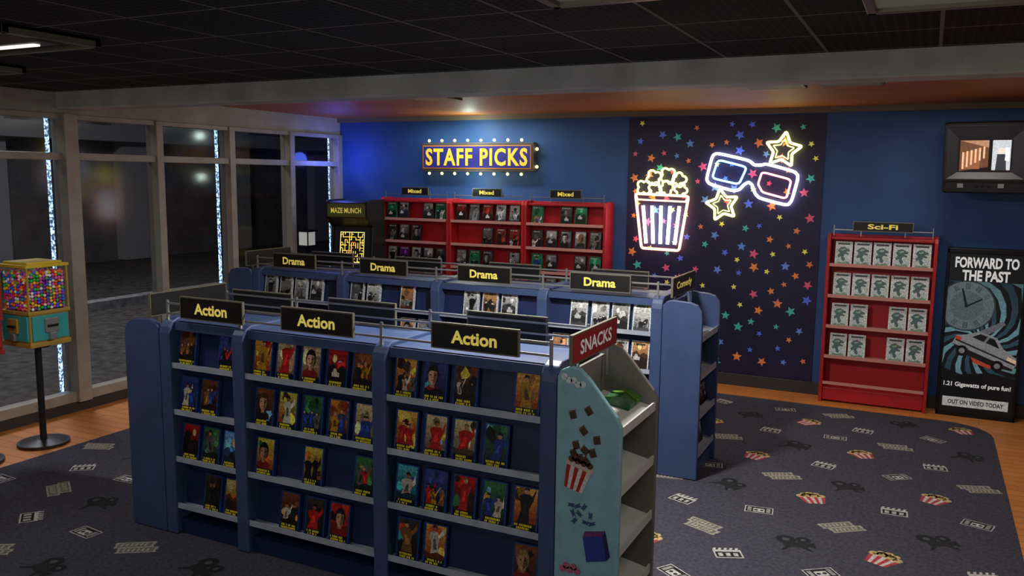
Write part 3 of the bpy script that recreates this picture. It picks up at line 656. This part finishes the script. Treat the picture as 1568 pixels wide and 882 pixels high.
# ------------------------------------------------------------ gumball machines
yel=mat('gumball_yellow',rgb(225,195,40),.35);tealm=mat('gumball_teal',rgb(60,165,165),.4,noise=.1);gold=mat('gumball_gold',rgb(190,155,70),.4,.2)
gg=bpy.data.materials.new('gumball_window');gg.use_nodes=True;nt=gg.node_tree;nt.nodes.clear()
o=nt.nodes.new('ShaderNodeOutputMaterial');t=nt.nodes.new('ShaderNodeBsdfTransparent');g=nt.nodes.new('ShaderNodeBsdfGlossy');g.inputs['Roughness'].default_value=.05
mxs=nt.nodes.new('ShaderNodeMixShader');mxs.inputs[0].default_value=.06
nt.links.new(t.outputs[0],mxs.inputs[1]);nt.links.new(g.outputs[0],mxs.inputs[2]);nt.links.new(mxs.outputs[0],o.inputs[0])
gb=printed('gumball_candy',.25,.12,.0)
def gumball(loc,lid,body,trimm,seed):
    e=empty('gumball_machine',loc);s=.19;h=.07
    m=MB();m.cyl((0,0),.21,0,.02,M['plastic'],36);m.cyl((0,0),.19,.02,.045,M['plastic'],36,r2=.06);m.cyl((0,0),.028,.04,.82+h,M['plastic'],16);m.cyl((0,0),.1,.8+h,.83+h,M['plastic'],20);m.build('pole_stand',e)
    m=MB();m.box(-s,s,-s,s,.83+h,.87+h,trimm);m.box(-s+.01,s-.01,-s+.01,s-.01,.86+h,1.12+h,trimm);m.box(-s-.003,s+.003,-s-.003,s+.003,1.11+h,1.14+h,trimm)
    for ax in(0,1):
        def B(a0,a1,z0,z1,d,mt):
            if ax==0: m.box(a0,a1,-s-d+.01,-s+.012,z0+h,z1+h,mt)
            else: m.box(s-.012,s+d-.01,a0,a1,z0+h,z1+h,mt)
        B(-.165,.165,.885,1.1,.016,body);B(-.06,.06,.95,1.075,.035,M['rail'] if ax else trimm);B(-.03,.03,.885,.95,.05,M['rail']);B(-.045,.045,1.0,1.02,.055,M['dark'])
    m.build('coin_base',e,bevel=.005)
    m=MB()
    for a in(-s,s-.016):
        for b in(-s,s-.016): m.box(a,a+.016,b,b+.016,1.13+h,1.52+h,trimm)
    m.box(-s-.008,s+.008,-s-.008,s+.008,1.51+h,1.535+h,lid);m.box(-s+.03,s-.03,-s+.03,s-.03,1.535+h,1.555+h,lid)
    m.build('lid_and_posts',e,bevel=.004)
    m=MB();q=s-.004
    for bx in((-q,q,-q-.002,-q),(-q,q,q,q+.002),(-q-.002,-q,-q,q),(q,q+.002,-q,q)): m.box(*bx,1.14+h,1.51+h,gg)
    m.build('glass',e)
    rng=R(seed);bm=bmesh.new();bmesh.ops.create_icosphere(bm,subdivisions=1,radius=1);tv=[v.co.copy() for v in bm.verts];tf=[tuple(v.index for v in f.verts) for f in bm.faces];bm.free()
    m=MB();r=.0145;n=int(2*(s-.02)/(2*r));cs=[(.9,.15,.15),(.95,.8,.15),(.2,.4,.9),(.2,.7,.25),(.95,.45,.1),(.9,.35,.65),(.55,.2,.7),(.92,.92,.9)]
    lim=s-.02-r
    for k in range(12):
        z=1.155+h+k*r*1.9
        for i in range(n+1):
            for j in range(n+1):
                if not(i in(0,n) or j in(0,n) or k==11): continue
                x=-lim+2*lim*i/n+rng.uniform(-.002,.002);y=-lim+2*lim*j/n+rng.uniform(-.002,.002)
                zz=z+(r if (i+j)%2 else 0)*.5+rng.uniform(-.003,.003)
                m.add([(x+v.x*r,y+v.y*r,zz+v.z*r) for v in tv],tf,gb,s2l(rng.choice(cs)))
    m.box(-lim,lim,-lim,lim,1.14+h,1.44+h,M['dark'])
    m.build('gumballs',e,smooth=True,recalc=False)
gumball((-6.90,4.66,.007),yel,tealm,gold,1)
gumball((-6.90,4.06,.007),M['redsign'],M['redsign'],M['redsign'],2)
# ------------------------------------------------------------ ceiling fixtures
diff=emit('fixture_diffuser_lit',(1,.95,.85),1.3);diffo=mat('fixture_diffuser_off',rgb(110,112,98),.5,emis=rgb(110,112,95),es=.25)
fxm=mat('fixture_housing',rgb(70,68,64),.5,.2)
def troffer(x0,x1,y0,y1,lit):
    e=empty('ceiling_light_fixture',((x0+x1)/2,(y0+y1)/2,ZC-.001));a,b=(x1-x0)/2,(y1-y0)/2
    m=MB();m.box(-a,a,-b,-b+.04,-.05,0,M['signedge']);m.box(-a,a,b-.04,b,-.05,0,M['signedge']);m.box(-a,-a+.04,-b,b,-.05,0,M['signedge']);m.box(a-.04,a,-b,b,-.05,0,M['signedge'])
    m.box(-a,a,-b,b,-.02,0,M['dark'])
    if lit: m.prism([(-b+.04,-.02),(-.06,-.06),(.06,-.06),(b-.04,-.02)],-a+.04,a-.04,fxm)
    m.build('housing',e,bevel=.004)
    m=MB()
    if lit: m.box(-a+.15,a-.15,-.02,.02,-.07,-.06,diff)
    else: m.box(-a+.04,a-.04,-b+.04,b-.04,-.03,-.02,diffo)
    m.build('diffuser',e)
troffer(-.29,.9,3.42,4.02,False)
troffer(-5.50,-4.30,2.82,3.40,True)
troffer(-7.2,-5.95,3.50,4.07,True)
troffer(-1.47,-.9,2.80,3.37,False)
ventm=mat('vent_metal',rgb(135,122,106),.5,.2)
for x,y in((-1.22,7.35),(-.62,7.3),(-4.58,7.4)):
    e=empty('ceiling_air_vent',(x,y,ZC+.029));m=MB();a,b=.24,.24
    m.box(-a,a,-b,-b+.03,-.02,0,ventm);m.box(-a,a,b-.03,b,-.02,0,ventm);m.box(-a,-a+.03,-b,b,-.02,0,ventm);m.box(a-.03,a,-b,b,-.02,0,ventm)
    for i in range(8): m.box(-a,a,-b+.05+i*.05,-b+.07+i*.05,-.018,-.004,ventm)
    m.box(-a,a,-b,b,-.004,0,M['black']);m.build('grille',e)
# ------------------------------------------------------------ lights
def area(name,loc,sx,sy,en,col=(1,.95,.88),rot=(0,0,0),spread=None):
    l=bpy.data.lights.new(name,'AREA');l.shape='RECTANGLE';l.size=sx;l.size_y=sy;l.energy=en;l.color=col
    if spread: l.spread=spread
    o=bpy.data.objects.new(name,l);o.location=loc;o.rotation_euler=rot;sc.collection.objects.link(o);return o
def point(name,loc,en,col,r=.05):
    l=bpy.data.lights.new(name,'POINT');l.energy=en;l.color=col;l.shadow_soft_size=r
    o=bpy.data.objects.new(name,l);o.location=loc;sc.collection.objects.link(o);return o
area('fluorescent_light_centre',(-2.2,4.9,2.95),.25,.15,100,(1,.97,.92))
area('fluorescent_light_right',(.3,3.6,3.07),1.1,.5,18)
area('fluorescent_light_left',(-5.0,3.1,3.06),1.1,.3,17)
area('rear_ceiling_fill',(-3.2,8.2,3.13),2.5,.4,18)  # soft overall fill added for the back area; no fixture here
area('fluorescent_light_front',(-2.6,1.0,3.08),1.2,.6,12)
area('front_fill_light',(-1.5,-2.3,2.3),3.0,1.2,44,(1,.96,.9),rot=(math.radians(96),0,math.radians(12)))  # unseen fill lamp added to brighten beam and shelf fronts; no wall fixture
area('sign_wash_fill',(-5.3,9.3,3.1),1.6,.1,16,(.7,.92,1))  # added lamp that strengthens the pale glow around the staff picks sign
area('rear_right_ceiling_fill',(.2,8.4,3.1),.6,.4,12,(1,.97,.9))  # added fill over the right rear; this ceiling carries no fixture
area('ceiling_uplight_fill',(-5.3,6.6,2.95),2.2,.1,8,(1,.75,.5),rot=(math.radians(150),0,0))  # added uplight that brightens the orange ceiling at the left; no fixture modelled
area('ceiling_uplight_fill_wide',(-1.0,6.2,2.95),3.5,.1,6,(1,.88,.75),rot=(math.radians(140),0,0))  # added unseen uplight, brightens the rest of the rear ceiling from below
point('blue_accent_light',(-7.3,9.4,2.6),10,(.1,.16,1),.1)
point('sign_glow_light',(-5.3,9.5,2.95),7,(.8,1,.85))
point('sign_glow_light_low',(-5.3,9.5,2.33),5,(.8,1,.85))
area('street_light',(-12,8,7),2,2,480,(.95,.93,.95))
area('street_light_near',(-9.5,4,5),1,1,30,(1,.93,.85))
e=empty('street_lamp',(-12.2,14.6,0));m=MB();m.cyl((0,0),.05,-.02,.85,M['dark'],12)
lg_=emit('lamp_lantern_glass',(1,.95,.85),.42)
m.box(-.13,.13,-.13,.13,.85,1.14,lg_);m.box(-.16,.16,-.16,.16,1.14,1.18,M['dark']);m.box(-.15,.15,-.15,.15,.82,.85,M['dark'])
for a in(-.13,.12):
    for b_ in(-.13,.12): m.box(a-.005,a+.015,b_-.005,b_+.015,.85,1.14,M['dark'])
m.build('lantern_post',e)
w=bpy.data.worlds.new('night');sc.world=w;w.use_nodes=True
w.node_tree.nodes['Background'].inputs[0].default_value=(.02,.024,.032,1);w.node_tree.nodes['Background'].inputs[1].default_value=.5
# ------------------------------------------------------------ camera
cd=bpy.data.cameras.new('camera');cd.sensor_width=36;cd.lens=1289.4/1568*36;cd.clip_start=.05
cam=bpy.data.objects.new('camera',cd);sc.collection.objects.link(cam)
ps,pt,ro=map(math.radians,(26.151,7.568,0.646))
F0=Vector((-math.sin(ps),math.cos(ps),0));Rv=Vector((math.cos(ps),math.sin(ps),0));Z=Vector((0,0,1))
F=math.cos(pt)*F0-math.sin(pt)*Z;U=math.sin(pt)*F0+math.cos(pt)*Z
R2=math.cos(ro)*Rv+math.sin(ro)*U;U2=-math.sin(ro)*Rv+math.cos(ro)*U
mw=Matrix((R2,U2,-F)).transposed().to_4x4();mw.translation=Vector((0,0,2.4));cam.matrix_world=mw
sc.camera=cam
sc.view_settings.view_transform='Standard'
